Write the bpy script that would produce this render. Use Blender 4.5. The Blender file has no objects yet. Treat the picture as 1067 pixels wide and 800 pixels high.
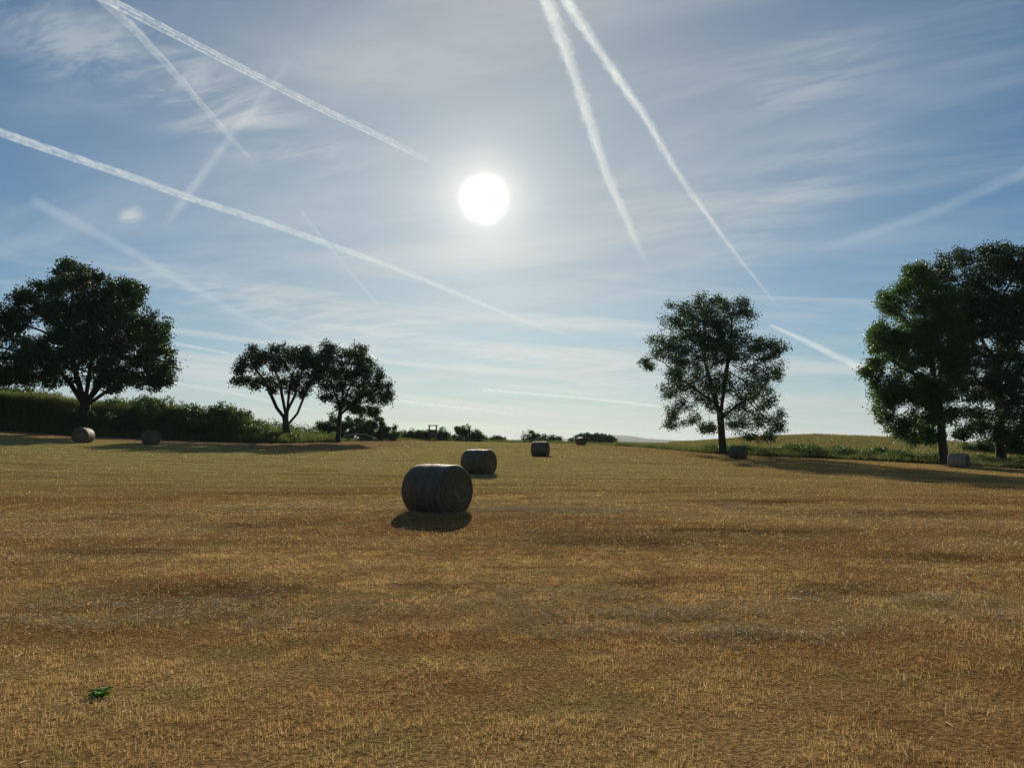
import bpy, math, random
import numpy as np
from mathutils import Vector, Matrix

R = math.radians
rng = np.random.default_rng(11)
random.seed(5)
sc = bpy.context.scene
COL = sc.collection

# ------------------------------------------------------------------ camera model
F, CX, CY, CAMZ = 805.0, 533.5, 400.0, 1.7
PITCH = math.atan(58 / 805)
SP, CP = math.sin(PITCH), math.cos(PITCH)

def ray(px, py):
    u, v = (px - CX) / F, (CY - py) / F
    return np.array([u, CP - v * SP, SP + v * CP])

def xy_at(px, depth):
    """ground position at a bearing and a depth"""
    return (px - CX) / F * depth / (CP + SP * SP / CP), depth

SUN = ray(505, 207); SUN /= np.linalg.norm(SUN)
SUN_EL = math.asin(SUN[2]); SUN_AZ = math.atan2(SUN[0], SUN[1])

# ------------------------------------------------------------------ helpers
def sstep(a, b, x):
    t = np.clip((np.asarray(x, float) - a) / (b - a), 0, 1)
    return t * t * (3 - 2 * t)

_tab = np.random.default_rng(3).random((256, 256))
def vnoise(x, y):
    x = np.asarray(x, float); y = np.asarray(y, float)
    xi = np.floor(x).astype(int); yi = np.floor(y).astype(int)
    fx, fy = x - xi, y - yi
    fx = fx * fx * (3 - 2 * fx); fy = fy * fy * (3 - 2 * fy)
    a = _tab[xi & 255, yi & 255]; b = _tab[(xi + 1) & 255, yi & 255]
    c = _tab[xi & 255, (yi + 1) & 255]; d = _tab[(xi + 1) & 255, (yi + 1) & 255]
    return (a * (1 - fx) + b * fx) * (1 - fy) + (c * (1 - fx) + d * fx) * fy

def fbm(x, y, o=4):
    s, a, t = 0, .5, 0
    for k in range(o):
        s = s + a * vnoise(x * 2 ** k + 17.3 * k, y * 2 ** k + 5.1 * k); t += a; a *= .5
    return s / t

def link(o, parent=None):
    COL.objects.link(o)
    if parent: o.parent = parent
    return o

def tag(o, label=None, cat=None, group=None, kind=None):
    if label: o['label'] = label
    if cat: o['category'] = cat
    if group: o['group'] = group
    if kind: o['kind'] = kind
    return o

def empty(name, loc, rz=0):
    o = bpy.data.objects.new(name, None); o.empty_display_size = .3
    o.location = loc; o.rotation_euler = (0, 0, rz)
    return link(o)

def poly_mesh(name, verts, faces_idx, k, attrs=None, smooth=False):
    """verts (n,3); faces_idx (m,k)"""
    me = bpy.data.meshes.new(name)
    n, m = len(verts), len(faces_idx)
    me.vertices.add(n); me.vertices.foreach_set('co', np.ascontiguousarray(verts, np.float32).ravel())
    me.loops.add(m * k); me.loops.foreach_set('vertex_index', np.ascontiguousarray(faces_idx, np.int32).ravel())
    me.polygons.add(m); me.polygons.foreach_set('loop_start', np.arange(0, m * k, k, dtype=np.int32))
    if smooth: me.polygons.foreach_set('use_smooth', np.ones(m, bool))
    for an, av in (attrs or {}).items():
        a = me.attributes.new(an, 'FLOAT', 'POINT'); a.data.foreach_set('value', np.ascontiguousarray(av, np.float32))
    me.update(calc_edges=True); me.validate()
    return me

def mobj(name, me, mat, parent=None):
    o = bpy.data.objects.new(name, me)
    if mat: me.materials.append(mat)
    return link(o, parent)

class MB:
    """collects polygons into one mesh"""
    def __init__(s): s.v = []; s.f = []; s.sm = []
    def add(s, verts, faces, smooth=False):
        b = len(s.v); s.v += [tuple(map(float, v)) for v in verts]
        s.f += [tuple(b + i for i in f) for f in faces]; s.sm += [smooth] * len(faces)
    def box(s, c, d, m=None):
        x, y, z = (k / 2 for k in d)
        vs = [Vector((sx * x, sy * y, sz * z)) for sx in (-1, 1) for sy in (-1, 1) for sz in (-1, 1)]
        if m: vs = [m @ v for v in vs]
        vs = [v + Vector(c) for v in vs]
        s.add(vs, [(0, 1, 3, 2), (4, 6, 7, 5), (0, 4, 5, 1), (2, 3, 7, 6), (0, 2, 6, 4), (1, 5, 7, 3)])
    def bar(s, a, b, ra, rb=None, n=6):
        a, b = Vector(a), Vector(b); rb = ra if rb is None else rb
        q = (b - a).to_track_quat('Z', 'Y'); vs = []
        for p, r in ((a, ra), (b, rb)):
            for i in range(n):
                t = 2 * math.pi * i / n; vs.append(p + q @ Vector((r * math.cos(t), r * math.sin(t), 0)))
        s.add(vs, [(i, (i + 1) % n, n + (i + 1) % n, n + i) for i in range(n)] + [tuple(range(n - 1, -1, -1)), tuple(range(n, 2 * n))], False)
    def build(s, name, mat, parent=None):
        me = bpy.data.meshes.new(name); me.from_pydata(s.v, [], s.f)
        me.polygons.foreach_set('use_smooth', s.sm); me.update()
        return mobj(name, me, mat, parent)

# ------------------------------------------------------------------ node helpers
class NT:
    def __init__(s, tree): s.t = tree; s.n = tree.nodes; s.l = tree.links
    def node(s, typ, **kw):
        n = s.n.new(typ)
        for k, v in kw.items(): setattr(n, k, v)
        return n
    def put(s, sock, v):
        if hasattr(v, 'is_output') or isinstance(v, bpy.types.NodeSocket): s.l.new(v, sock)
        else: sock.default_value = v
    def math(s, op, a, b=None, c=None, clamp=False):
        n = s.node('ShaderNodeMath', operation=op, use_clamp=clamp); s.put(n.inputs[0], a)
        if b is not None: s.put(n.inputs[1], b)
        if c is not None: s.put(n.inputs[2], c)
        return n.outputs[0]
    def vmath(s, op, a, b=None):
        n = s.node('ShaderNodeVectorMath', operation=op); s.put(n.inputs[0], a)
        if b is not None: s.put(n.inputs[1], b)
        return n.outputs['Value'] if op in ('DOT_PRODUCT', 'LENGTH', 'DISTANCE') else n.outputs[0]
    def noise(s, vec, scale, detail=4, rough=.55, dist=0):
        n = s.node('ShaderNodeTexNoise'); s.put(n.inputs['Vector'], vec)
        n.inputs['Scale'].default_value = scale; n.inputs['Detail'].default_value = detail
        n.inputs['Roughness'].default_value = rough; n.inputs['Distortion'].default_value = dist
        return n.outputs[0]
    def ss(s, v, a, b, lo=0., hi=1.):
        n = s.node('ShaderNodeMapRange', interpolation_type='SMOOTHSTEP'); s.put(n.inputs['Value'], v)
        n.inputs['From Min'].default_value = a; n.inputs['From Max'].default_value = b
        n.inputs['To Min'].default_value = lo; n.inputs['To Max'].default_value = hi
        return n.outputs[0]
    def mix(s, f, a, b, blend='MIX'):
        n = s.node('ShaderNodeMix', data_type='RGBA', blend_type=blend)
        s.put(n.inputs[0], f); s.put(n.inputs[6], a if not isinstance(a, tuple) else (*a, 1)); s.put(n.inputs[7], b if not isinstance(b, tuple) else (*b, 1))
        return n.outputs[2]
    def attr(s, name):
        return s.node('ShaderNodeAttribute', attribute_name=name).outputs['Fac']
    def vec(s, x, y, z):
        n = s.node('ShaderNodeCombineXYZ'); s.put(n.inputs[0], x); s.put(n.inputs[1], y); s.put(n.inputs[2], z)
        return n.outputs[0]

def material(name):
    m = bpy.data.materials.new(name); m.use_nodes = True
    t = m.node_tree; t.nodes.clear(); h = NT(t)
    out = h.node('ShaderNodeOutputMaterial')
    return m, h, out

def principled(h, out, col, rough=.9, spec=.3, normal=None, trans=None):
    p = h.node('ShaderNodeBsdfPrincipled')
    h.put(p.inputs['Base Color'], col if not isinstance(col, tuple) else (*col, 1)); h.put(p.inputs['Roughness'], rough)
    p.inputs['Specular IOR Level'].default_value = spec
    if normal is not None: h.l.new(normal, p.inputs['Normal'])
    h.l.new(p.outputs[0], out.inputs[0])
    return p

def leafy(h, out, col, tcol, tfac, rough=.6, spec=.2):
    p = principled(h, out, col, rough, spec)
    tr = h.node('ShaderNodeBsdfTranslucent'); h.put(tr.inputs[0], tcol if not isinstance(tcol, tuple) else (*tcol, 1))
    mx = h.node('ShaderNodeMixShader'); mx.inputs[0].default_value = tfac
    h.l.new(p.outputs[0], mx.inputs[1]); h.l.new(tr.outputs[0], mx.inputs[2]); h.l.new(mx.outputs[0], out.inputs[0])

# ------------------------------------------------------------------ materials
# patches of the field that carry another colour: (x, y, half length, half depth)
DARK = [(1.9, 13.6, 2.5, 1.1), (4.6, 14.9, 2.4, .9), (9.5, 18.5, 3.2, 1.3), (6.2, 11.6, 1.6, .6), (7.0, 22.0, 3.0, 1.0), (-6.5, 12.4, 1.4, .5), (1.55, 9.6, .7, .5), (-.9, 9.4, .8, .35), (-5.2, 16.0, 1.2, .6), (-3.4, 9.2, 1.6, .9), (3.8, 9.2, .9, .6)]
PALE = [(1.1, 7.7, 1.25, .55), (-.2, 8.8, 1.3, .22), (-3.4, 7.9, 1.6, .6), (2.2, 7.2, .8, .4), (.6, 19.0, 2.2, .5), (4.3, 8.2, 1.0, .5)]

def hay_group():
    g = bpy.data.node_groups.new('hay_colour', 'ShaderNodeTree')
    g.interface.new_socket('Colour', in_out='OUTPUT', socket_type='NodeSocketColor')
    h = NT(g); out = h.node('NodeGroupOutput')
    pos = h.node('ShaderNodeNewGeometry').outputs['Position']
    sep = h.node('ShaderNodeSeparateXYZ'); h.l.new(pos, sep.inputs[0])
    y = sep.outputs[1]
    flat = h.vec(sep.outputs[0], y, 0.)
    n1 = h.noise(h.vmath('MULTIPLY', flat, (.10, .34, 0)), 1., 5, .6, .4)
    n2 = h.noise(h.vmath('MULTIPLY', flat, (.7, 1.5, 0)), 1., 5, .6, .3)
    n3 = h.noise(flat, 9., 3, .7)
    n4 = h.noise(h.vmath('MULTIPLY', flat, (.16, .55, 0)), 1., 4, .6, .8)
    c = h.mix(h.ss(n1, .40, .58), (.46, .235, .088), (.70, .44, .18))
    c = h.mix(h.math('MULTIPLY', h.ss(n2, .45, .72), .75), c, (.38, .33, .105))
    c = h.mix(h.math('MULTIPLY', h.ss(n2, .5, .28), .5), c, (.27, .13, .045))
    far = h.math('MULTIPLY', h.ss(h.math('ADD', y, h.math('MULTIPLY', n1, 20.)), 22., 56.), h.ss(sep.outputs[0], 22., -4., .25, .92))
    c = h.mix(far, c, h.mix(h.ss(n2, .35, .65), (.66, .54, .20), (.56, .57, .20)))
    # reddish bare strip at the foot of the left bank
    red = h.math('MULTIPLY', h.ss(h.math('ADD', y, h.math('MULTIPLY', sep.outputs[0], -.02)), 62., 66.), h.ss(sep.outputs[0], -8., -18.))
    c = h.mix(h.math('MULTIPLY', red, .9), c, (.55, .34, .20))
    st = h.math('SINE', h.math('ADD', h.math('MULTIPLY', h.math('ADD', y, h.math('MULTIPLY', sep.outputs[0], .07)), 2.6), h.math('MULTIPLY', n2, 7.)))
    c = h.mix(h.math('MULTIPLY', h.ss(st, -.2, .9), h.math('MULTIPLY', h.ss(y, 14., 26.), .30)), c, (.26, .17, .06))
    c = h.mix(h.math('MULTIPLY', h.ss(n4, .54, .68), .6), c, (.22, .125, .055))
    wob = h.noise(h.vmath('MULTIPLY', flat, (.9, 2.2, 0)), 1.3, 6, .68, .8)
    for lst, col, a in ((DARK, (.12, .062, .026), .85), (PALE, (.46, .33, .16), .3)):
        acc = None
        for (px, py, rx, ry) in lst:
            d = h.vmath('MULTIPLY', h.vmath('SUBTRACT', flat, (px, py, 0)), (1 / rx, 1 / ry, 0))
            m = h.ss(h.math('ADD', h.vmath('LENGTH', d), h.math('MULTIPLY_ADD', wob, 2.8, -1.4)), 1.3, .1)
            acc = m if acc is None else h.math('MAXIMUM', acc, m)
        c = h.mix(h.math('MULTIPLY', acc, a), c, col)
    c = h.mix(h.ss(n3, .25, .75, .0, .3), c, (.22, .13, .05))
    h.l.new(c, out.inputs[0])
    return g
HAY = hay_group()

def mat_field():
    m, h, out = material('mown_field')
    g = h.node('ShaderNodeGroup'); g.node_tree = HAY
    pos = h.node('ShaderNodeNewGeometry').outputs['Position']
    f = h.noise(pos, 26., 5, .7)
    sp_ = h.node('ShaderNodeSeparateXYZ'); h.l.new(pos, sp_.inputs[0])
    near_ = h.ss(sp_.outputs[1], 40., 14., .06, .30)
    c = h.mix(h.ss(f, .35, .7), h.mix(.88, g.outputs[0], (.07, .04, .015)), h.mix(near_, g.outputs[0], (.085, .047, .018)))
    b = h.node('ShaderNodeBump'); b.inputs['Strength'].default_value = .9; b.inputs['Distance'].default_value = .03
    h.l.new(f, b.inputs['Height'])
    principled(h, out, c, 1., .0, b.outputs[0])
    return m

def mat_stubble():
    m, h, out = material('stubble_blades')
    g = h.node('ShaderNodeGroup'); g.node_tree = HAY
    r = h.attr('rnd')
    c = h.mix(h.ss(r, .0, 1., 0., .5), g.outputs[0], (.72, .52, .24))
    c = h.mix(h.ss(r, .80, .84, 0., .7), c, (.30, .32, .09))
    c = h.mix(h.ss(r, .22, .16, 0., .75), c, (.30, .15, .055))
    leafy(h, out, c, h.mix(1., c, (1.12, 1.12, 1.1), 'MULTIPLY'), .5, .7, .1)
    return m

def mat_straw():
    m, h, out = material('loose_straw'); r = h.attr('rnd')
    c = h.mix(r, (.28, .19, .09), (.74, .62, .38))
    leafy(h, out, c, c, .15, .75, .12)
    return m

def mat_leaf(name, a, b, t, tf=.26):
    m, h, out = material(name); r = h.attr('rnd')
    c = h.mix(r, a, b); tc = h.mix(r, t, tuple(k * 1.5 for k in t))
    leafy(h, out, c, tc, tf, .55, .25)
    return m

def mat_bark():
    m, h, out = material('bark')
    tc = h.node('ShaderNodeTexCoord').outputs['Object']
    n = h.noise(h.vmath('MULTIPLY', tc, (1, 1, .25)), 9., 5, .6)
    b = h.node('ShaderNodeBump'); b.inputs['Strength'].default_value = .8; b.inputs['Distance'].default_value = .05
    h.l.new(n, b.inputs['Height'])
    principled(h, out, h.mix(n, (.03, .025, .02), (.085, .07, .055)), .9, .15, b.outputs[0])
    return m

def mat_soilgrass(name, a, b, scale=.6):
    m, h, out = material(name)
    pos = h.node('ShaderNodeNewGeometry').outputs['Position']
    n = h.noise(pos, scale, 5, .6); f = h.noise(pos, 6., 4, .7)
    bp = h.node('ShaderNodeBump'); bp.inputs['Strength'].default_value = .8; bp.inputs['Distance'].default_value = .2
    h.l.new(f, bp.inputs['Height'])
    principled(h, out, h.mix(h.ss(h.math('ADD', h.math('MULTIPLY', n, .6), h.math('MULTIPLY', f, .4)), .35, .65), a, b), .95, .1, bp.outputs[0])
    return m

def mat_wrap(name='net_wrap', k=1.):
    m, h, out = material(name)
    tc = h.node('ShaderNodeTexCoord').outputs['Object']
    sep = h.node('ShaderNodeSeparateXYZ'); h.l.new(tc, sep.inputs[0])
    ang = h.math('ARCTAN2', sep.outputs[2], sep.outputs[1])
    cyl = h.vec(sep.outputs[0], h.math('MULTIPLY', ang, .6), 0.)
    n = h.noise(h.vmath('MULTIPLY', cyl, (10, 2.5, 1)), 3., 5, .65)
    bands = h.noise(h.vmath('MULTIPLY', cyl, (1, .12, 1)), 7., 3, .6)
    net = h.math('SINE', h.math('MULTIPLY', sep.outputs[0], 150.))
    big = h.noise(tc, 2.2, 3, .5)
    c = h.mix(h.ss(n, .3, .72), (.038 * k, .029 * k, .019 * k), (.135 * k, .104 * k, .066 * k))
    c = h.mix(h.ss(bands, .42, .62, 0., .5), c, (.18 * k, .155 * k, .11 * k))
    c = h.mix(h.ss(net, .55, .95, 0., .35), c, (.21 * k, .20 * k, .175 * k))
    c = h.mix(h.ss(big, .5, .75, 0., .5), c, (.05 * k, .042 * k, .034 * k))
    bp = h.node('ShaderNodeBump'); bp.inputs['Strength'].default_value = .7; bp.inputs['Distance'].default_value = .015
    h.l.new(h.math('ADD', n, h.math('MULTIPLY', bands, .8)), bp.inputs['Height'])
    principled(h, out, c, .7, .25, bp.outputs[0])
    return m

def mat_end():
    m, h, out = material('rolled_hay')
    tc = h.node('ShaderNodeTexCoord').outputs['Object']
    sep = h.node('ShaderNodeSeparateXYZ'); h.l.new(tc, sep.inputs[0])
    yz = h.vec(0., sep.outputs[1], sep.outputs[2])
    rad = h.vmath('LENGTH', yz); ang = h.math('ARCTAN2', sep.outputs[2], sep.outputs[1])
    w = h.noise(yz, 5., 4, .6)
    ph = h.math('ADD', h.math('ADD', h.math('MULTIPLY', rad, 58.), ang), h.math('MULTIPLY', w, 20.))
    ring = h.math('MULTIPLY_ADD', h.math('SINE', ph), .5, .5)
    n = h.noise(h.vec(h.math('MULTIPLY', rad, 40.), h.math('MULTIPLY', ang, 3.), 0.), 1., 4, .7)
    c = h.mix(h.math('MULTIPLY_ADD', ring, .22, h.math('MULTIPLY', n, .7)), (.03, .024, .014), (.27, .22, .13))
    c = h.mix(h.math('MULTIPLY', h.ss(w, .45, .65), h.ss(rad, .42, .1, 0., .7)), c, (.27, .23, .14))
    c = h.mix(h.ss(rad, .44, .56, 0., .55), c, (.06, .05, .04))
    bp = h.node('ShaderNodeBump'); bp.inputs['Strength'].default_value = 1.; bp.inputs['Distance'].default_value = .03
    h.l.new(h.math('MULTIPLY_ADD', ring, .6, n), bp.inputs['Height'])
    principled(h, out, c, .9, .15, bp.outputs[0])
    return m

def mat_wood(name, a, b):
    m, h, out = material(name)
    tc = h.node('ShaderNodeTexCoord').outputs['Object']
    n = h.noise(h.vmath('MULTIPLY', tc, (9, 9, .8)), 3., 4, .6)
    principled(h, out, h.mix(n, a, b), .85, .2)
    return m

M = dict(
    field=mat_field(), stubble=mat_stubble(), straw=mat_straw(), bark=mat_bark(), wrap=mat_wrap(), wrap_skylit=mat_wrap('skylit_net_wrap', 2.2), end=mat_end(),  # second wrap is the same netting, lightened to paint in sky light
    leaf_dark=mat_leaf('dark_leaves', (.018, .034, .012), (.040, .066, .022), (.04, .09, .016), .16),
    leaf_mid=mat_leaf('mid_leaves', (.024, .046, .016), (.055, .092, .028), (.07, .15, .022), .30),
    leaf_lone=mat_leaf('grey_green_leaves', (.022, .040, .016), (.048, .074, .027), (.045, .10, .02), .19),
    leaf_bush=mat_leaf('bush_leaves', (.035, .06, .02), (.08, .115, .035), (.08, .14, .03), .3),
    leaf_weed=mat_leaf('weed_leaves', (.05, .16, .02), (.09, .25, .03), (.16, .42, .03), .6),
    tall=mat_leaf('tall_grass', (.04, .065, .02), (.15, .155, .06), (.13, .16, .04), .38),
    verge=mat_leaf('verge_grass', (.045, .065, .022), (.17, .16, .06), (.13, .15, .04), .35),
    cereal=mat_leaf('cereal_stalks', (.10, .105, .032), (.22, .19, .065), (.18, .16, .05), .38),
    bank=mat_soilgrass('bank_ground', (.025, .035, .014), (.06, .065, .026)),
    hillg=mat_soilgrass('hill_ground', (.09, .09, .03), (.17, .15, .055), .15),
    land=mat_soilgrass('far_land', (.06, .08, .03), (.14, .14, .06), .01),
    forest=mat_soilgrass('far_forest', (.03, .05, .025), (.06, .085, .04), .03),
    wood=mat_wood('weathered_wood', (.06, .048, .036), (.15, .12, .09)),
    deadwood=mat_wood('bare_dead_wood', (.24, .22, .19), (.40, .37, .33)),
)

# ------------------------------------------------------------------ terrain
_gy = np.linspace(-200, 800, 2001)
_gk = np.interp(_gy, [-200, -30, 5, 19, 36, 62, 90, 120, 150, 190, 260, 500, 800],
                [-1.2, -.1, -.03, -.03, .1, .45, .83, 1.2, 1.3, 1.0, -2, -9, -15])
_gk = np.convolve(np.pad(_gk, 12, mode='edge'), np.ones(25) / 25, 'valid')
_ex = [-1200, -200, 0, 150, 250, 300, 350, 380, 410, 450, 500, 560, 610, 650, 700, 740, 780, 850, 950, 1067, 1300, 2300]
_ey = [40, 66, 70, 72, 76, 80, 92, 108, 124, 131, 134, 132, 123, 112, 92, 80, 77, 76, 72, 68, 60, 40]
_ea = [math.atan2(p - CX, F) for p in _ex]
_er = [y / math.cos(a) for a, y in zip(_ea, _ey)]
_ha = [math.atan2(p - CX, F) for p in [-400, -100, 0, 150, 220, 260, 300, 345, 352, 650, 680, 720, 780, 850, 950, 1010, 1067, 1300]]
_hh = [3.6, 3.5, 3.3, 3.0, 2.2, 1.5, .75, .15, 0, 0, .25, .75, 1.8, 2.45, 2.1, 1.5, 1.15, .9]

def edge_r(a): return np.interp(a, [-math.pi, -1.35] + _ea + [1.35, math.pi], [60, 60] + _er + [60, 60])

def field_z(x, y):
    g = np.interp(y, _gy, _gk)
    xc = np.clip(x, -75, 60)
    lat = -.012 * xc + np.where(xc < 0, .00067, -.00043) * xc * xc
    micro = .10 * (fbm(x * .07 + 3, y * .07, 3) - .5) + .035 * (fbm(x * .8, y * .8 + 9, 3) - .5) * sstep(70, 25, np.hypot(x, y))
    return g + lat * sstep(6, 55, y) + micro

def gz(x, y):
    x = np.asarray(x, float); y = np.asarray(y, float)
    r = np.hypot(x, y); a = np.arctan2(x, y); e = edge_r(a)
    inside = r <= e
    k = np.where(inside, 1, e / np.maximum(r, 1e-6))
    zf = field_z(x * k, y * k)
    d = np.maximum(r - e, 0)
    H = np.interp(a, _ha, _hh)
    sl = sstep(0, 7, d) * (1 - .5 * sstep(25, 120, d))
    sr = (.22 * sstep(0, 5, d) + .78 * sstep(2, 58, d)) * (1 - sstep(62, 200, d))
    add = H * np.where(a < -.05, sl, sr)
    rough = .5 * (fbm(x * .22, y * .22, 3) - .5) * sstep(0, 5, d) * np.where(a < -.05, 1, .35)
    beyond = zf + add + rough
    low = -20 + 6 * (fbm(x * .002, y * .002, 3) - .5)
    t = sstep(30, 420, d) * np.where(a > .2, sstep(60, 300, d), 1)
    return np.where(inside, zf, beyond * (1 - t) + low * t)

def place(px, depth, dz=0):
    x, y = xy_at(px, depth)
    return Vector((x, y, float(gz(x, y)) + dz))

def build_ground():
    angs = np.unique(np.concatenate([np.linspace(-math.pi, -.85, 60), np.linspace(-.85, .85, 520), np.linspace(.85, math.pi, 60)]))
    na = len(angs)
    e = edge_r(angs)
    inner = np.concatenate([[.0, .02, .03], np.linspace(.04, .25, 70), np.linspace(.25, 1, 90)[1:]])
    beyond_near = np.concatenate([np.linspace(0, 14, 24)[1:], np.linspace(14, 110, 40)[1:]])
    beyond_far = np.concatenate([np.geomspace(110, 6600, 46)[1:]])
    def sheet(name, radii, mat, smooth=True):  # radii (nr, na)
        nr = len(radii)
        x = radii * np.sin(angs)[None]; y = radii * np.cos(angs)[None]
        v = np.stack([x, y, gz(x, y)], -1).reshape(-1, 3)
        i, j = np.meshgrid(np.arange(nr - 1), np.arange(na - 1), indexing='ij')
        b = (i * na + j).ravel()
        f = np.stack([b, b + 1, b + na + 1, b + na], -1)[:, ::-1]
        return v, f
    out = []
    v, f = sheet('f', inner[1:, None] * e[None], None)
    o = mobj('mown_field', poly_mesh('mown_field', v, f, 4, smooth=True), M['field'])
    # centre cap under the photographer is covered by a fan
    mb = MB(); ring = [tuple(p) for p in v[:na]]
    mb.add(ring + [(0, 0, float(gz(0, 0)))], [(i + 1, i, na) for i in range(na - 1)])
    me = mb.build('tmp', None).data
    bm_join(o, me)
    tag(o, 'wide golden brown field of mown hay stubble', 'field', kind='structure')
    rad = e[None] + beyond_near[:, None]
    rad = np.concatenate([e[None], rad])
    v, f = sheet('b', rad, None)
    am = (angs[:-1] + angs[1:]) / 2
    col = np.tile(np.arange(na - 1), len(rad) - 1)
    sel = am[col] < .02
    for nm, s, mt, lb in (('grass_bank', sel, M['bank'], 'rough grassy bank rising behind the left edge of the field'),
                          ('hillside', ~sel, M['hillg'], 'low yellow green cereal hillside beyond the right edge of the field')):
        ff = f[s]; u, inv = np.unique(ff, return_inverse=True)
        o = mobj(nm, poly_mesh(nm, v[u], inv.reshape(ff.shape), 4, smooth=True), mt)
        tag(o, lb, 'hillside' if nm == 'hillside' else 'bank', kind='structure')
    rad = e[None] + np.concatenate([[110], beyond_far])[:, None]
    v, f = sheet('l', rad, None)
    o = mobj('far_land', poly_mesh('far_land', v, f, 4, smooth=True), M['land'])
    tag(o, 'distant low land beyond the field', 'land', kind='structure')

def bm_join(o, me):
    import bmesh
    bm = bmesh.new(); bm.from_mesh(o.data); bm.from_mesh(me); bmesh.ops.remove_doubles(bm, verts=bm.verts[:], dist=1e-5)
    bm.normal_update(); bm.to_mesh(o.data); bm.free()
    for ob in list(bpy.data.objects):
        if ob.data == me: bpy.data.objects.remove(ob)
build_ground()

# ------------------------------------------------------------------ blades (stuff)
def rand_dirs(n):
    t = rng.uniform(0, 2 * math.pi, n); return np.cos(t), np.sin(t)

def blades(name, x, y, length, width, lean, mat, label, cat, seg=1, z0=-.01, kind='stuff', rnd=None):
    n = len(x)
    z = gz(x, y) + z0
    base = np.stack([x, y, z], -1)
    cx, cy = rand_dirs(n); side = np.stack([cx, cy, np.zeros(n)], -1)
    lx, ly = rand_dirs(n); le = np.abs(rng.normal(0, 1, n) * lean).clip(0, 1.45)
    d = np.stack([lx * np.sin(le), ly * np.sin(le), np.cos(le)], -1)
    w = (width * rng.uniform(.6, 1.3, n))[:, None] * .5; L = (length * rng.uniform(.5, 1.25, n))[:, None]
    tip = base + d * L
    rnd = rng.random(n) if rnd is None else rnd
    if seg == 1:
        v = np.stack([base - side * w, base + side * w, tip], 1).reshape(-1, 3)
        f = np.arange(n * 3).reshape(n, 3); k = 3
        me = poly_mesh(name, v, f, 3, {'rnd': np.repeat(rnd, 3)})
    else:
        mid = base + d * L * .55; tip = tip - np.array([0, 0, 1.]) * L * .18 + np.stack([lx, ly, 0 * lx], -1) * L * .18
        v = np.stack([base - side * w, base + side * w, mid + side * w * .8, mid - side * w * .8, tip + side * w * .2, tip - side * w * .2], 1).reshape(-1, 3)
        b = np.arange(n)[:, None] * 6
        f = np.concatenate([b + np.array([[0, 1, 2, 3]]), b + np.array([[3, 2, 4, 5]])], 1).reshape(-1, 4)
        me = poly_mesh(name, v, f, 4, {'rnd': np.repeat(rnd, 6)})
    o = mobj(name, me, mat)
    tag(o, label, cat, kind=kind)
    return o

def scatter(r0, r1, n, half=.72, power=None):
    a = rng.uniform(-half, half, n)
    r = np.sqrt(rng.uniform(r0 ** 2, r1 ** 2, n)) if power is None else r0 * (r1 / r0) ** rng.random(n)
    return r * np.sin(a), r * np.cos(a)

def patch_w(x, y, lst):
    acc = np.zeros(len(x))
    wob = fbm(x * 1.6 + 40, y * 1.6, 3)
    for px, py, rx, ry in lst:
        acc = np.maximum(acc, sstep(1.2, .3, np.hypot((x - px) / rx, (y - py) / ry) + (wob - .5) * 2.2))
    return acc

def keep_density(x, y):
    d = (.62 + .38 * sstep(.3, .62, fbm(x * .9, y * 1.6, 4))) * (.25 + .75 * sstep(.40, .56, fbm(x * 13, y * 13, 2)))
    d *= 1 - .45 * patch_w(x, y, DARK); d *= 1 - .35 * patch_w(x, y, PALE)
    k = rng.random(len(x)) < d
    return x[k], y[k]

xs, ys, Ls, Ws = [], [], [], []
for r0, r1, n, L, W in ((3.2, 7, 400000, .036, .0034), (7, 13, 640000, .038, .0046), (13, 24, 420000, .043, .0085), (24, 48, 220000, .05, .017), (48, 80, 110000, .065, .035), (80, 136, 70000, .08, .06)):
    x, y = keep_density(*scatter(r0, r1, n))
    if r0 > 30:
        k = np.hypot(x, y) < edge_r(np.arctan2(x, y)) - .5; x, y = x[k], y[k]
    xs.append(x); ys.append(y); Ls.append(np.full(len(x), L)); Ws.append(np.full(len(x), W))
near = np.concatenate(xs[:1]), np.concatenate(ys[:1])
XX, YY = np.concatenate(xs), np.concatenate(ys)
blades('hay_stubble', XX, YY, np.concatenate(Ls) * (.65 + .7 * sstep(.3, .7, fbm(XX * 3.1 + 7, YY * 3.1, 3))), np.concatenate(Ws), np.where(rng.random(len(XX)) < .68, 1.7, 1.0), M['stubble'],
       'short dry golden stubble covering the mown field', 'stubble')

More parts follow.
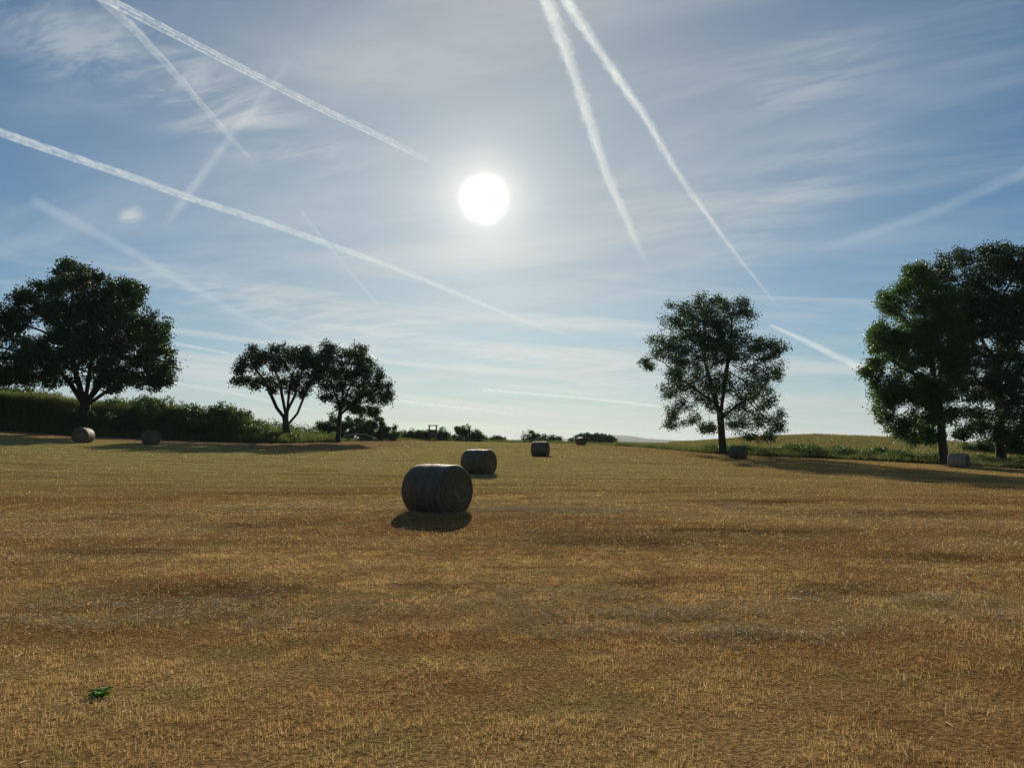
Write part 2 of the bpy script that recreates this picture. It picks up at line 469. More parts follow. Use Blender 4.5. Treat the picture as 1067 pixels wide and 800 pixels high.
# loose straw lying on the ground
def straw():
    x1, y1 = scatter(3.4, 22, 42000); k = rng.random(len(x1)) < .40 + .60 * sstep(.45, .7, fbm(x1 * .7 + 9, y1 * 1.4, 3)); x1, y1 = x1[k], y1[k]
    X, Y = [x1], [y1]
    for (px, py, rx, ry) in PALE:
        n = int(3200 * rx * ry / .7) + 600
        a_ = px + rng.normal(0, .8, n) * rx; b_ = py + rng.normal(0, .95, n) * ry; kk = fbm(a_ * 1.8, b_ * 3.2, 3) > .47; X.append(a_[kk]); Y.append(b_[kk])
    for bpx, bd in ((456, 18.9), (499, 35.8)):      # shed round the bales
        bx, by = xy_at(bpx, bd); X.append(bx + rng.normal(0, .75, 700)); Y.append(by - .1 + rng.normal(0, .6, 700))
    x, y = np.concatenate(X), np.concatenate(Y); n = len(x)
    r = np.hypot(x, y)
    L = .85 * rng.gamma(3, .028, n).clip(.03, .3) * (1 + r * .01); W = .0016 + r * .00019
    t = rng.uniform(0, 2 * math.pi, n); tilt = rng.normal(.12, .2, n)
    d = np.stack([np.cos(t) * np.cos(tilt), np.sin(t) * np.cos(tilt), np.sin(tilt)], -1)
    up = np.tile([0, 0, 1.], (n, 1)); s = np.cross(d, up); s /= np.linalg.norm(s, axis=1)[:, None]
    c = np.stack([x, y, gz(x, y) + rng.uniform(.015, .06, n)], -1)
    bend = (rng.normal(0, .12, n) * L)[:, None] * s
    w = (W * rng.uniform(.7, 1.3, n) * .5)[:, None]; q = s * .8 + up * .6
    h = d * L[:, None] * .5
    v = np.stack([c - h - q * w, c - h + q * w, c + bend + q * w, c + bend - q * w, c + h + q * w, c + h - q * w], 1).reshape(-1, 3)
    b = np.arange(n)[:, None] * 6
    f = np.concatenate([b + np.array([[0, 1, 2, 3]]), b + np.array([[3, 2, 4, 5]])], 1).reshape(-1, 4)
    tag(mobj('loose_straw', poly_mesh('loose_straw', v, f, 4, {'rnd': np.repeat(rng.random(n), 6)}), M['straw']),
        'pale loose straw stalks scattered over the stubble', 'straw', kind='stuff')
straw()

# tall grass on the bank, the verge and the cereal slope
def strip(px0, px1, d0, d1, n):
    p = rng.uniform(px0, px1, n); a = np.arctan2(p - CX, F); r = edge_r(a) + rng.uniform(d0, d1, n)
    return r * np.sin(a), r * np.cos(a)
x, y = strip(-140, 350, .2, 16, 90000)
blades('bank_grass', x, y, .45 + .6 * fbm(x * .35, y * .35, 3), .05, .35, M['tall'], 'tall dark green grass and weeds covering the left bank', 'tall grass')
x, y = strip(335, 660, .3, 7, 14000)
blades('headland_grass', x, y, .25 + .5 * fbm(x * .3, y * .3, 3), .05, .35, M['tall'], 'tall grass and weeds along the far headland of the field', 'tall grass')
x, y = strip(640, 1180, .2, 7, 42000)
blades('verge_grass', x, y, .25 + .65 * fbm(x * .3 + 5, y * .3, 3), .045, .35, M['verge'], 'dark unmown grass verge along the right edge of the field', 'tall grass')
x, y = strip(650, 1200, 6.5, 75, 60000)
blades('cereal_crop', x, y, .5, .09, .3, M['cereal'], 'pale yellow green cereal crop covering the low hillside', 'crop')

def brambles(name, px0, px1, d0, d1, n, hmax, size, mat, label, cat):
    x, y = strip(px0, px1, d0, d1, n)
    lump = sstep(.42, .72, fbm(x * .30 + 31, y * .30, 3)) * (.55 + .9 * fbm(x * 1.3, y * 1.3 + 4, 2))
    k = lump > .05; x, y, lump = x[k], y[k], lump[k]; n = len(x)
    C = np.stack([x, y, gz(x, y) + hmax * lump * rng.random(n) ** .45], -1) + rng.normal(0, .06, (n, 3))
    q = rng.normal(0, 1, (n, 3)); q /= np.linalg.norm(q, axis=1)[:, None]; w = np.cross(q, rng.normal(0, 1, (n, 3))); w /= np.linalg.norm(w, axis=1)[:, None]
    L = (size * rng.uniform(.6, 1.4, n))[:, None]
    v = np.stack([C, C + q * L * .45 + w * L * .33, C + q * L, C + q * L * .5 - w * L * .33], 1).reshape(-1, 3)
    tag(mobj(name, poly_mesh(name, v, np.arange(n * 4).reshape(n, 4), 4, {'rnd': np.repeat(rng.random(n), 4)}), mat), label, cat, kind='stuff')
brambles('bank_brambles', -140, 352, 1.2, 16, 110000, 1.5, .17, M['leaf_bush'], 'tangle of dark brambles and scrub covering the left bank', 'brambles')
brambles('verge_scrub', 690, 1180, 1.5, 7, 26000, .7, .15, M['leaf_bush'], 'low dark weeds in the grass verge along the right edge', 'weeds')

# ------------------------------------------------------------------ trees
def colonize(att, paths, step, dk, iters=140, wobble=.12, di=1e9):
    nodes, par = [], []
    for path in paths:
        path = [np.array(p, float) for p in path]
        if not nodes: nodes.append(path[0]); par.append(-1); cur = 0
        else:
            cur = int(np.argmin([np.linalg.norm(n - path[0]) for n in nodes]))
        for q in path[1:]:
            a = nodes[cur]; L = np.linalg.norm(q - a); k = max(1, int(round(L / step)))
            for i in range(1, k + 1):
                nodes.append(a + (q - a) * i / k); par.append(cur); cur = len(nodes) - 1
    nfix = len(nodes)
    N = np.array(nodes); par = list(par)
    D = np.linalg.norm(att[:, None] - N[None], axis=2); near = D.argmin(1); dist = D.min(1)
    alive = np.ones(len(att), bool)
    for it in range(iters):
        alive &= dist > dk
        idx = np.where(alive & (dist < di))[0]
        if not len(idx): break
        dv = att[idx] - N[near[idx]]; dv /= np.linalg.norm(dv, axis=1)[:, None]
        u, inv = np.unique(near[idx], return_inverse=True)
        S = np.zeros((len(u), 3)); np.add.at(S, inv, dv)
        S += rng.normal(0, wobble, S.shape); S /= np.linalg.norm(S, axis=1)[:, None] + 1e-9
        new = N[u] + S * step
        ok = np.ones(len(new), bool)
        for q in range(len(new)):
            if np.min(np.sum((N - new[q]) ** 2, 1)) < (step * .45) ** 2: ok[q] = False
        bad = u[~ok]
        if len(bad):
            for b_ in bad: alive[idx[near[idx] == b_]] = alive[idx[near[idx] == b_]] & (rng.random((near[idx] == b_).sum()) < .6)
        new = new[ok]; pu = u[ok]
        if not len(new): continue
        b = len(N); N = np.concatenate([N, new]); par += list(pu)
        D = np.linalg.norm(att[:, None] - new[None], axis=2); j = D.argmin(1); dm = D.min(1)
        upd = dm < dist; near[upd] = b + j[upd]; dist[upd] = dm[upd]
    return N, np.array(par), nfix

def limb_mesh(N, par, rad, sel, first_child):
    V, Fc = [], []; nb = 0
    for i in np.where(sel)[0]:
        p = par[i]
        if p < 0: continue
        a, b = N[p], N[i]; ra = rad[p] if first_child[p] == i else min(rad[p], rad[i] * 1.25); rb = rad[i]
        n = 9 if ra > .12 else (5 if ra > .04 else 3)
        d = b - a; L = np.linalg.norm(d)
        if L < 1e-6: continue
        d /= L; ref = np.array([1., 0, 0]) if abs(d[0]) < .8 else np.array([0, 1., 0])
        s = np.cross(d, ref); s /= np.linalg.norm(s); t = np.cross(d, s)
        th = np.arange(n) * 2 * math.pi / n
        ring = np.cos(th)[:, None] * s + np.sin(th)[:, None] * t
        V += [a - d * ra * .15 + ring * ra, b + d * rb * .15 + ring * rb]
        Fc += [(nb + k, nb + (k + 1) % n, nb + n + (k + 1) % n, nb + n + k) for k in range(n)]
        nb += 2 * n
    return (np.concatenate(V) if V else np.zeros((0, 3))), Fc

def leaf_cards(C, size, n_up=.35):
    n = len(C)
    a = rng.normal(0, 1, (n, 3)); a[:, 2] -= n_up; a /= np.linalg.norm(a, axis=1)[:, None]
    b = rng.normal(0, 1, (n, 3)); b = np.cross(a, b); b /= np.linalg.norm(b, axis=1)[:, None]
    L = (size * rng.uniform(.6, 1.35, n))[:, None]
    v = np.stack([C, C + a * L * .45 + b * L * .33, C + a * L, C + a * L * .5 - b * L * .33], 1).reshape(-1, 3)
    return v, np.arange(n * 4).reshape(n, 4), np.repeat(rng.random(n), 4)

def grow_tree(name, label, cat, base_px, depth, base_y, lobes, paths, trunk_r, n_leaf, leaf, leaf_mat, group=None,
              att_n=900, step=.4, dk=.75, spread=.36, cover=2, depth_k=.75, kids=5, thr=.10, sink=.08, limb='branch'):
    """lobes / paths are given where they stand, in image units relative to the tree's own base and scaled to metres"""
    global rng
    rng = np.random.default_rng(int(base_px * 13 + depth * 7) + 1)
    s = depth / F
    loc = place(base_px, depth, -sink)
    root = empty(name, loc, -math.atan2(loc.x, loc.y)); tag(root, label, cat, group)
    hc = CAMZ - loc.z
    lob = [tuple(l) for l in lobes]
    if len(lob) > 8 and spread > .25:      # ragged outer sprays
        mx = sum(l[0] for l in lob) / len(lob); my = sum(l[1] for l in lob) / len(lob)
        for l in list(lob):
            for _ in range(2):
                a_ = math.atan2(l[1] - my, l[0] - mx) + rng.normal(0, .9)
                k_ = rng.uniform(.20, .36); lob.append((l[0] + math.cos(a_) * l[2] * .8, l[1] + math.sin(a_) * l[3] * .85, l[2] * k_, l[3] * k_))
    lob = np.array(lob, float)
    x = (lob[:, 0] - base_px) * s; z = (base_y - lob[:, 1]) * s; rx = lob[:, 2] * s; rz = lob[:, 3] * s
    x0 = (x.min() + x.max()) / 2; W = max((x.max() - x.min()) / 2 + rx.mean() * .5, 1e-3)
    P = []
    vol = rx * rx * rz; vol = vol / vol.sum()
    for i in range(len(lob)):
        lim = W * math.sqrt(max(.05, 1 - ((x[i] - x0) / W) ** 2)) * depth_k
        ks = np.linspace(-1, 1, cover) if cover > 1 else [0]
        for k in ks:
            cy = k * lim * rng.uniform(.35, .85) if cover > 1 else rng.normal(0, .2) * lim
            n = max(5, int(att_n * vol[i] / len(ks)))
            u = rng.normal(0, 1, (n, 3)); u /= np.linalg.norm(u, axis=1)[:, None]
            u *= (rng.random(n) ** .45)[:, None]
            m_ = 1 + cy / depth
            P.append(np.stack([x[i] * m_ + u[:, 0] * rx[i], cy + u[:, 1] * (rx[i] + rz[i]) / 2, hc + (z[i] - hc) * m_ + u[:, 2] * rz[i]], -1))
    att = np.concatenate(P); att[:, 2] = att[:, 2].clip(.15, None)
    pp = [[((a - base_px) * s, (c if len(q) > 2 else 0) * s if False else (q[2] * s if len(q) > 2 else 0), (base_y - b) * s) for q in path for a, b, c in [(q[0], q[1], 0)]] for path in paths]
    N, par, nfix = colonize(att, pp, step, dk)
    n = len(N)
    # pipe model
    kidsn = np.zeros(n); sub = np.ones(n); acc = np.zeros(n); tip = .012 + .004 * step
    rad = np.zeros(n)
    first = np.full(n, -1); best = np.zeros(n)
    for i in range(n - 1, -1, -1):
        rad[i] = max(tip, acc[i] ** (1 / 2.4)) if acc[i] > 0 else tip
        p = par[i]
        if p >= 0:
            acc[p] += rad[i] ** 2.4; sub[p] += sub[i]; kidsn[p] += 1
            if rad[i] > best[p]: best[p] = rad[i]; first[p] = i
    big = rad.max()
    rad = np.where(rad > tip * 1.2, tip + (rad - tip) * (trunk_r - tip) / max(big - tip, 1e-4), rad)
    h = N[:, 2]; flare = 1 + .55 * np.exp(-h / (trunk_r * 1.3)); rad = np.where(np.arange(n) < nfix, rad * np.where(rad > trunk_r * .6, flare, 1), rad)
    isr = np.arange(n) > 0
    tk = isr & (rad > thr * trunk_r / .35)
    v, f = limb_mesh(N, par, rad, tk, first)
    if len(f): mobj('trunk', poly_mesh('trunk', v, np.array(f), 4, smooth=True), M['bark'], root)
    comp = np.full(n, -1)
    for i in range(1, n):
        if not tk[i]: comp[i] = comp[par[i]] if comp[par[i]] >= 0 else i
    ids, cnt = np.unique(comp[comp >= 0], return_counts=True)
    for c_ in ids[np.argsort(-cnt)][:60]:
        v, f = limb_mesh(N, par, rad, comp == c_, first)
        if len(f): mobj(limb, poly_mesh(limb, v, np.array(f), 4, smooth=True), M['bark'], root)
    cand = np.where((sub <= kids) & (np.arange(n) >= nfix))[0]
    tips = np.concatenate([N[cand], att[rng.random(len(att)) < .5]])
    wgt = rng.gamma(1.6, 1, len(tips)); wgt /= wgt.sum()
    ci = rng.choice(len(tips), n_leaf, p=wgt)
    C = tips[ci] + rng.normal(0, spread, (n_leaf, 3)) * np.array([1, 1, .75])
    C[:, 2] = C[:, 2].clip(.03, None)
    v, f, rv = leaf_cards(C, leaf)
    mobj('crown', poly_mesh('crown', v, f, 4, {'rnd': rv}), leaf_mat, root)
    return root

grow_tree('tree', 'broad dark spreading tree standing on the left bank behind a round bale', 'tree', 86, 74, 447,
    [(72, 302, 27, 24), (112, 312, 30, 24), (45, 326, 28, 24), (8, 348, 26, 28), (92, 345, 46, 34), (142, 347, 26, 29), (155, 382, 24, 25), (120, 382, 33, 24), (58, 376, 36, 24), (18, 384, 24, 16), (-14, 365, 22, 26), (150, 402, 20, 11), (40, 400, 26, 12), (100, 404, 22, 9), (10, 398, 20, 10)],
    [[(86, 447), (87, 430), (88, 415), (90, 395), (92, 370)], [(86, 430), (74, 408), (56, 384)], [(87, 432), (100, 410), (112, 384)], [(86, 431), (80, 405, -14), (70, 366, -22)], [(87, 430), (97, 408, 12), (110, 375, 26)], [(87, 428), (108, 412), (130, 397)]],
    .48, 130000, .21, M['leaf_dark'], 'trees along the field edge', spread=.30, att_n=2000)
grow_tree('tree', 'small forked tree with bare lower limbs left of its rounder neighbour', 'tree', 300, 86, 455,
    [(262, 376, 15, 14), (252, 392, 10, 8), (286, 372, 20, 14), (281, 396, 16, 11), (311, 373, 16, 15), (309, 398, 16, 13), (323, 384, 13, 18), (320, 370, 10, 10), (267, 397, 10, 7)],
    [[(300, 455), (298, 444), (297, 436), (299, 425), (300, 410), (303, 390)], [(297, 436), (288, 424), (281, 408), (276, 396)], [(299, 442), (309, 430), (314, 416), (319, 402)], [(298, 432, 0), (294, 415, 5), (290, 395, 12)], [(299, 428, 0), (306, 412, -6), (310, 395, -12)]],
    .36, 26000, .20, M['leaf_dark'], 'trees along the field edge', att_n=620, spread=.27)
grow_tree('tree', 'rounded dark tree with a straight thin trunk right of the forked tree', 'tree', 352, 92, 458,
    [(345, 366, 16, 14), (367, 367, 17, 13), (383, 383, 14, 15), (353, 390, 19, 17), (378, 403, 17, 14), (397, 411, 12, 10), (360, 417, 17, 11), (381, 422, 13, 7), (338, 383, 13, 18), (341, 405, 10, 9), (394, 398, 13, 12), (370, 385, 16, 16)],
    [[(352, 458), (353, 440), (354, 425), (357, 405), (360, 385)], [(354, 428), (368, 416), (382, 406)], [(354, 422), (347, 404), (343, 388)], [(355, 418, 0), (364, 398, 10)], [(354, 424, 0), (350, 405, -10)]],
    .27, 36000, .20, M['leaf_dark'], 'trees along the field edge', att_n=760, spread=.27)
grow_tree('tree', 'lone airy tall tree right of centre with a round bale at its foot', 'tree', 753, 80, 463,
    [(740, 315, 25, 21), (712, 321, 21, 21), (769, 319, 18, 20), (740, 340, 30, 20), (695, 348, 20, 15), (725, 357, 30, 24), (765, 357, 28, 23), (800, 356, 21, 16), (795, 378, 20, 12), (710, 388, 22, 20), (745, 392, 28, 22), (785, 398, 23, 20), (801, 424, 17, 16), (770, 428, 23, 15), (714, 419, 18, 13), (742, 434, 12, 9), (681, 364, 10, 8), (790, 442, 14, 8), (705, 430, 9, 6)],
    [[(753, 463), (752, 440), (751, 422), (744, 400), (738, 370), (736, 340)], [(751, 422), (756, 395), (760, 360), (764, 335)], [(751, 426), (768, 412), (786, 402)], [(748, 412), (728, 396), (712, 384)], [(750, 418, 0), (742, 385, 18), (735, 360, 26)], [(751, 416, 0), (757, 385, -18), (762, 362, -26)]],
    .36, 84000, .17, M['leaf_lone'], 'trees along the field edge', att_n=2000, spread=.28, dk=.7)
grow_tree('tree', 'tall dense tree at right whose lower branches hang near the ground', 'tree', 983, 72, 474,
    [(967, 283, 21, 22), (943, 303, 20, 20), (985, 313, 25, 26), (931, 345, 20, 24), (962, 348, 28, 27), (920, 372, 11, 16), (934, 396, 20, 19), (966, 397, 24, 20), (993, 384, 17, 26), (930, 420, 12, 10), (957, 427, 17, 10), (983, 424, 15, 13), (943, 437, 11, 7), (952, 443, 14, 8), (972, 441, 13, 8), (1000, 345, 16, 22)],
    [[(983, 474), (982, 450), (981, 420), (977, 385), (972, 340), (970, 310)], [(981, 425), (962, 410), (945, 400)], [(979, 400), (957, 378), (935, 362)], [(978, 390), (990, 360), (992, 335)], [(980, 405, 0), (972, 380, 20)], [(980, 400, 0), (985, 370, -20)]],
    .36, 115000, .19, M['leaf_mid'], 'trees along the field edge', att_n=2000, spread=.31)
grow_tree('tree', 'tallest dense tree at the far right, its dark crown running out of the photo', 'tree', 1042, 73, 476,
    [(1005, 266, 20, 21), (1045, 266, 33, 23), (1085, 288, 28, 28), (1020, 318, 33, 32), (1065, 328, 38, 33), (1105, 338, 28, 36), (1013, 368, 24, 28), (1055, 378, 38, 33), (1095, 388, 28, 33), (1028, 418, 24, 20), (1075, 423, 33, 20), (1012, 438, 15, 12), (1060, 443, 28, 14), (1035, 440, 20, 12), (1040, 300, 30, 22), (1085, 440, 22, 14)],
    [[(1042, 476), (1042, 445), (1043, 410), (1045, 360), (1046, 310)], [(1043, 415), (1025, 390), (1012, 365)], [(1043, 400), (1066, 375), (1085, 350)], [(1044, 380, 0), (1030, 345, 20), (1020, 315, 24)], [(1044, 390, 0), (1060, 360, -22)]],
    .40, 160000, .19, M['leaf_dark'], 'trees along the field edge', att_n=2300, spread=.32)
# bushes; image units: centre, top, half width
def bush(px, depth, w, hgt, label, name='bush', n=2600, leaf=.2, mat='leaf_bush', seed_lobes=4, group=None, cat='bush'):
    """w half width, hgt height in metres"""
    s = F / depth; by = 500.; lob = []
    for i in range(seed_lobes):
        t = (i + .5) / seed_lobes * 2 - 1
        hh = hgt * (1 - .4 * t * t) * rng.uniform(.62, 1.08)
        lob.append((px + t * w * .72 * s, by - hh * .55 * s, w * s * rng.uniform(.42, .62), hh * .45 * s))
        lob.append((px + t * w * .8 * s, by - hh * .22 * s, w * s * .38, hh * .24 * s))
    return grow_tree(name, label, cat, px, depth, by, lob, [[(px, by), (px + rng.normal(0, .1) * s, by - .25 * hgt * s)], [(px, by), (px - .35 * w * s, by - .3 * hgt * s)], [(px, by), (px + .35 * w * s, by - .3 * hgt * s)]],
        .06 + .012 * hgt, n, leaf, M[mat], group, att_n=130, step=.3, dk=.5, spread=.22, cover=2, depth_k=.8, kids=6, thr=.2, sink=.05, limb='stem')

HB = 'bushes in the hedge along the far headland'
LB = 'bushes growing over the left bank'
RB = 'bushes beyond the right edge of the field'
bush(3, 80, 2.6, 2.0, 'tall dark bush on top of the bank at the left picture edge', group=LB, n=4000)
bush(40, 79, 2.2, 1.2, 'low spreading bush on the bank top left of the spreading tree', group=LB)
bush(125, 80, 2.6, 1.3, 'long low bush on the bank top right of the spreading tree', group=LB, n=3200)
bush(160, 79, 1.8, 1.2, 'small rounded bush on the bank top above the second left bale', group=LB)
bush(192, 80, 2.2, 1.6, 'bush on the bank top between the low rounded bush and the largest bank bush', group=LB, n=3000)
bush(228, 82, 3.2, 2.3, 'largest dark bush at the right end of the bank top', group=LB, n=5200)
bush(255, 84, 1.7, 1.5, 'bush where the bank slopes down toward the forked tree', group=LB)
bush(204, 76.5, .75, 1.2, 'small nearly black bush at the foot of the bank', group=LB, n=1500, mat='leaf_dark')
bush(343, 112, 2.4, 4.5, 'tall bush just left behind the straight thin trunk', group=HB, n=7000, leaf=.24)
bush(368, 114, 3.2, 4.6, 'wide tall bush just right behind the straight thin trunk', group=HB, n=9500, leaf=.24)
bush(396, 116, 2.9, 4.4, 'tall bush under the right edge of the rounded tree', group=HB, n=9000, leaf=.24)
bush(419, 136, 1.9, 2.0, 'low hedge bush beside the small distant bale left of centre', group=HB, leaf=.26)
bush(430, 137, 1.6, 2.4, 'low pointed hedge bush left of the hunting stand', group=HB, leaf=.26)
bush(440, 136, 1.4, 2.2, 'low hedge bush immediately left of the hunting stand', group=HB, leaf=.26)
bush(462, 137, 1.4, 2.2, 'low hedge bush immediately right of the hunting stand', group=HB, leaf=.26)
bush(451, 139, 1.6, 1.7, 'low hedge bush directly behind the hunting stand', group=HB, leaf=.26)
bush(481, 139, 2.7, 3.1, 'tallest hedge bush above the second nearest bale', group=HB, n=4200, leaf=.26)
bush(499, 140, 2.2, 2.5, 'sloping hedge bush right of the tallest hedge bush', group=HB, n=3000, leaf=.26)
bush(517, 141, 2.0, 1.5, 'lowest hedge bush at the right end of the hedge', group=HB, leaf=.26)
bush(556, 140, 2.2, 3.0, 'leafy loose bush rising behind the bale right of centre', group=HB, n=2200, leaf=.28)
bush(576, 138, 1.9, 1.9, 'low bush right of the loose bush behind the bale', group=HB, n=2000, leaf=.26)
bush(914, 80, .9, .95, 'small bush in the grass verge left of the tall right trees', group=RB, n=1100)
bush(1032, 92, 3.4, 3.4, 'dense bush standing in the gap between the two tall right trees', group=RB, n=6000, leaf=.24)
bush(1066, 90, 3.2, 3.6, 'dense bush behind the tallest tree at the right picture edge', group=RB, n=5600, leaf=.24)

# far wood as one mass, and hills
def far_wood():
    n = 17000
    p = rng.uniform(594, 642, n); d = rng.uniform(300, 330, n)
    top = np.interp(p, [594, 600, 608, 622, 634, 642], [459.5, 455, 452.5, 452.6, 454, 458.5]) + 3.0 * (fbm(p * .22, 0 * p, 3) - .5)
    zt = CAMZ + (458 - top) * d / F; u = rng.random(n) ** .6
    x = (p - CX) / F * d
    g = gz(x, d)
    C = np.stack([x, d, g + (zt - g) * u], -1)
    v, f, r = leaf_cards(C, 1.1)
    tag(mobj('distant_wood', poly_mesh('distant_wood', v, f, 4, {'rnd': r}), M['leaf_dark']), 'far-off dark wood low on the horizon right of centre', 'wood', kind='stuff')
far_wood()

def hill(name, px, tops, depth, thick, label, mat):
    pp = np.linspace(px[0], px[-1], 160); tp = np.interp(pp, px, tops)
    tp = tp + .5 * (fbm(pp * .25, 0 * pp + depth, 4) - .5)
    x = (pp - CX) / F * depth; zt = CAMZ + (458 - tp) * depth / F
    t = np.linspace(-1, 1, 15); prof = np.cos(t * math.pi / 2) ** .8
    X = np.repeat(x[None], 15, 0); Y = depth + t[:, None] * thick + 0 * X; Z = -40 + (zt[None] + 40) * prof[:, None] + 2 * (fbm(X * .01, Y * .01, 3) - .5)
    v = np.stack([X, Y, Z], -1).reshape(-1, 3)
    i, j = np.meshgrid(np.arange(14), np.arange(159), indexing='ij'); b = (i * 160 + j).ravel()
    o = mobj(name, poly_mesh(name, v, np.stack([b, b + 1, b + 161, b + 160], -1), 4, smooth=True), mat)
    tag(o, label, 'hills', kind='structure')
hill('hills', [440, 560, 610, 630, 645, 655, 668, 700, 760], [459.5, 458, 456, 453.5, 453.2, 454, 456.5, 458.5, 460], 4200, 700, 'distant blue wooded hills low on the horizon', M['forest'])

# ------------------------------------------------------------------ round bales
BR, BL = .60, 1.22
def bale_meshes():
    n = 72
    prof = []  # (axis, radius)
    hl = BL / 2; er = .075
    for k in range(6):
        t = k / 5 * math.pi / 2; prof.append((-hl + er - er * math.cos(t), BR - er + er * math.sin(t) - .012))
    for k in range(1, 12):
        t = k / 12; prof.append((-hl + er + (BL - 2 * er) * t, BR + .012 * math.sin(t * math.pi) - .012 + rng.normal(0, .003)))
    prof += [(-a, r) for a, r in prof[:6]][::-1]
    def deform(p):
        x, y, z = p
        z0 = -BR + .07
        if z < z0 + .05: z = z0 + .05 - (z0 + .05 - z) * .35 if z < z0 + .05 else z
        y *= 1 + .03 * (1 - (z / BR)) * .5
        nn = (float(fbm(x * 4 + 20, math.atan2(z, y) * 2 + 20, 3)) - .5) * .03
        l = math.hypot(y, z)
        return (x, y * (1 + nn), z * (1 + nn))
    def lathe(pr):
        vs = [deform((a, r * math.cos(2 * math.pi * i / n), r * math.sin(2 * math.pi * i / n))) for a, r in pr for i in range(n)]
        fs = [(k * n + i, k * n + (i + 1) % n, (k + 1) * n + (i + 1) % n, (k + 1) * n + i) for k in range(len(pr) - 1) for i in range(n)]
        return vs, fs
    wrap = MB(); v, f = lathe(prof); wrap.add(v, f, True)
    for _ in range(900):     # stray stalks through the net
        a = random.uniform(-hl + .04, hl - .04); t = random.uniform(0, 2 * math.pi); rr = BR - .004
        p = Vector(deform((a, rr * math.cos(t), rr * math.sin(t)))); tg = Vector((random.gauss(0, .35), -math.sin(t), math.cos(t))).normalized() * random.choice((-1, 1))
        nn = Vector((0, math.cos(t), math.sin(t))); L = random.uniform(.04, .14); sd = Vector((1, 0, 0)) * .003
        wrap.add([p - sd, p + sd, p + tg * L + nn * random.uniform(.005, .04)], [(0, 1, 2)])
    ends = []
    for sgn in (-1, 1):
        mb = MB(); pr = []
        r_out = prof[0][1]
        for k in range(13):
            r = r_out * (1 - k / 13); pr.append((sgn * (hl - .002 + .03 * (1 - (r / r_out) ** 2) + .010 * math.sin(r * 60)), r))
        v, f = lathe(pr)
        v.append((sgn * (hl + .03), 0, 0)); c = len(v) - 1
        f += [((len(pr) - 1) * n + i, (len(pr) - 1) * n + (i + 1) % n, c) for i in range(n)]
        mb.add(v, f, False)
        # stalk ends poking out of the roll
        for _ in range(420):
            r = r_out * math.sqrt(random.random()) * .97; t = random.uniform(0, 2 * math.pi)
            p = Vector(deform((sgn * (hl + .02 * (1 - (r / r_out) ** 2)), r * math.cos(t), r * math.sin(t))))
            d = Vector((sgn * random.uniform(.15, .8), random.gauss(0, .6) - math.sin(t) * .7, random.gauss(0, .6) + math.cos(t) * .7)).normalized() * random.uniform(.03, .11)
            s_ = d.cross(Vector((sgn, .3, .2))).normalized() * .004
            mb.add([p - s_, p + s_, p + d], [(0, 1, 2)])
        ends.append(mb)
    return wrap, ends
wrap_mb, end_mbs = bale_meshes()
protoA = None
GB = 'round bales lying on the mown field'
# px centre, depth, view angle of the axis (positive: end face shows on the right), label
bales = [
    (456, 18.9, 46, 'largest dark round bale, nearest of all, in the middle of the field'),
    (499, 35.8, 56, 'second nearest round bale, just behind the nearest one to its right'),
    (563, 61.5, 74, 'round bale seen side on in front of the loose bush right of centre'),
    (769, 65.5, 68, 'round bale lying below the lone airy tree'),
    (998, 61.5, 74, 'round bale with sky light painted into its wrap, lying in front of the tall trees at right'),
    (86.5, 58, -22, 'round bale with sunlit right side in front of the spreading tree'),
    (157.5, 61, 17, 'round bale at the foot of the left bank, right of the sunlit one'),
    (409.5, 119, 20, 'tiny distant round bale at the hedge right of the rounded tree'),
    (605.5, 112, 30, 'tiny dark distant round bale in front of the far wood'),
]
parts = None
for i, (px, dep, th, lab) in enumerate(bales):
    x, y = xy_at(px, dep)
    az = math.atan2(x, y)
    ang = R(-90 + th) - az    # heading of the axis: end face toward the camera
    root = empty('round_bale', (x, y, float(gz(x, y)) + BR - .092), ang)
    tag(root, lab, 'hay bale', GB)
    if parts is None:
        parts = [wrap_mb.build('net_wrap', M['wrap'], root)] + [mb.build('end_face', M['end'], root) for mb in end_mbs]
    else:
        for p in parts:
            c = p.copy(); COL.objects.link(c); c.parent = root
            if i == 4 and p is parts[0]: c.material_slots[0].link = 'OBJECT'; c.material_slots[0].material = M['wrap_skylit']  # this bale faces the sky; that light is put into its wrap colour
        root.rotation_euler.x = 0
    sc_ = [1.05, 1.04, 1.03, 1.0, 1.06, 1.03, 1.0, .97, 1.03][i]
    root.scale = (sc_,) * 3

# ------------------------------------------------------------------ hunting stand
def hunting_stand():
    p = place(451, 130); s = empty('hunting_stand', p, R(8))
    tag(s, 'small dark wooden hunting stand with an open window under a flat roof', 'hunting stand')
    w = .58
    for sx in (-1, 1):
        for sy in (-1, 1):
            mb = MB(); mb.bar((sx * w * 1.08, sy * w * 1.08, -.1), (sx * w, sy * w, 2.52), .10, .09); mb.build('leg', M['wood'], s)
    mb = MB(); mb.box((0, 0, .62), (1.22, 1.22, .06)); mb.build('floor', M['wood'], s)
    for sx, sy, dx, dy in ((0, -1, 1.36, .035), (0, 1, 1.36, .035), (-1, 0, .035, 1.28), (1, 0, .035, 1.28)):
        mb = MB()
        for k in range(5): mb.box((sx * .70, sy * .70, .74 + k * .25), (dx, dy, .235))
        mb.build('side_panel', M['wood'], s)
    mb = MB(); mb.box((0, 0, 2.60), (1.7, 1.75, .15), Matrix.Rotation(R(4), 3, 'X')); mb.build('roof', M['wood'], s)
    mb = MB()
    for sx in (-.2, .2): mb.bar((sx, -1.35, -.1), (sx, -.70, 1.2), .03)
    for k in range(4): mb.bar((-.2, -1.25 + k * .15, .1 + k * .3), (.2, -1.25 + k * .15, .1 + k * .3), .022)
    mb.build('ladder', M['wood'], s)
hunting_stand()

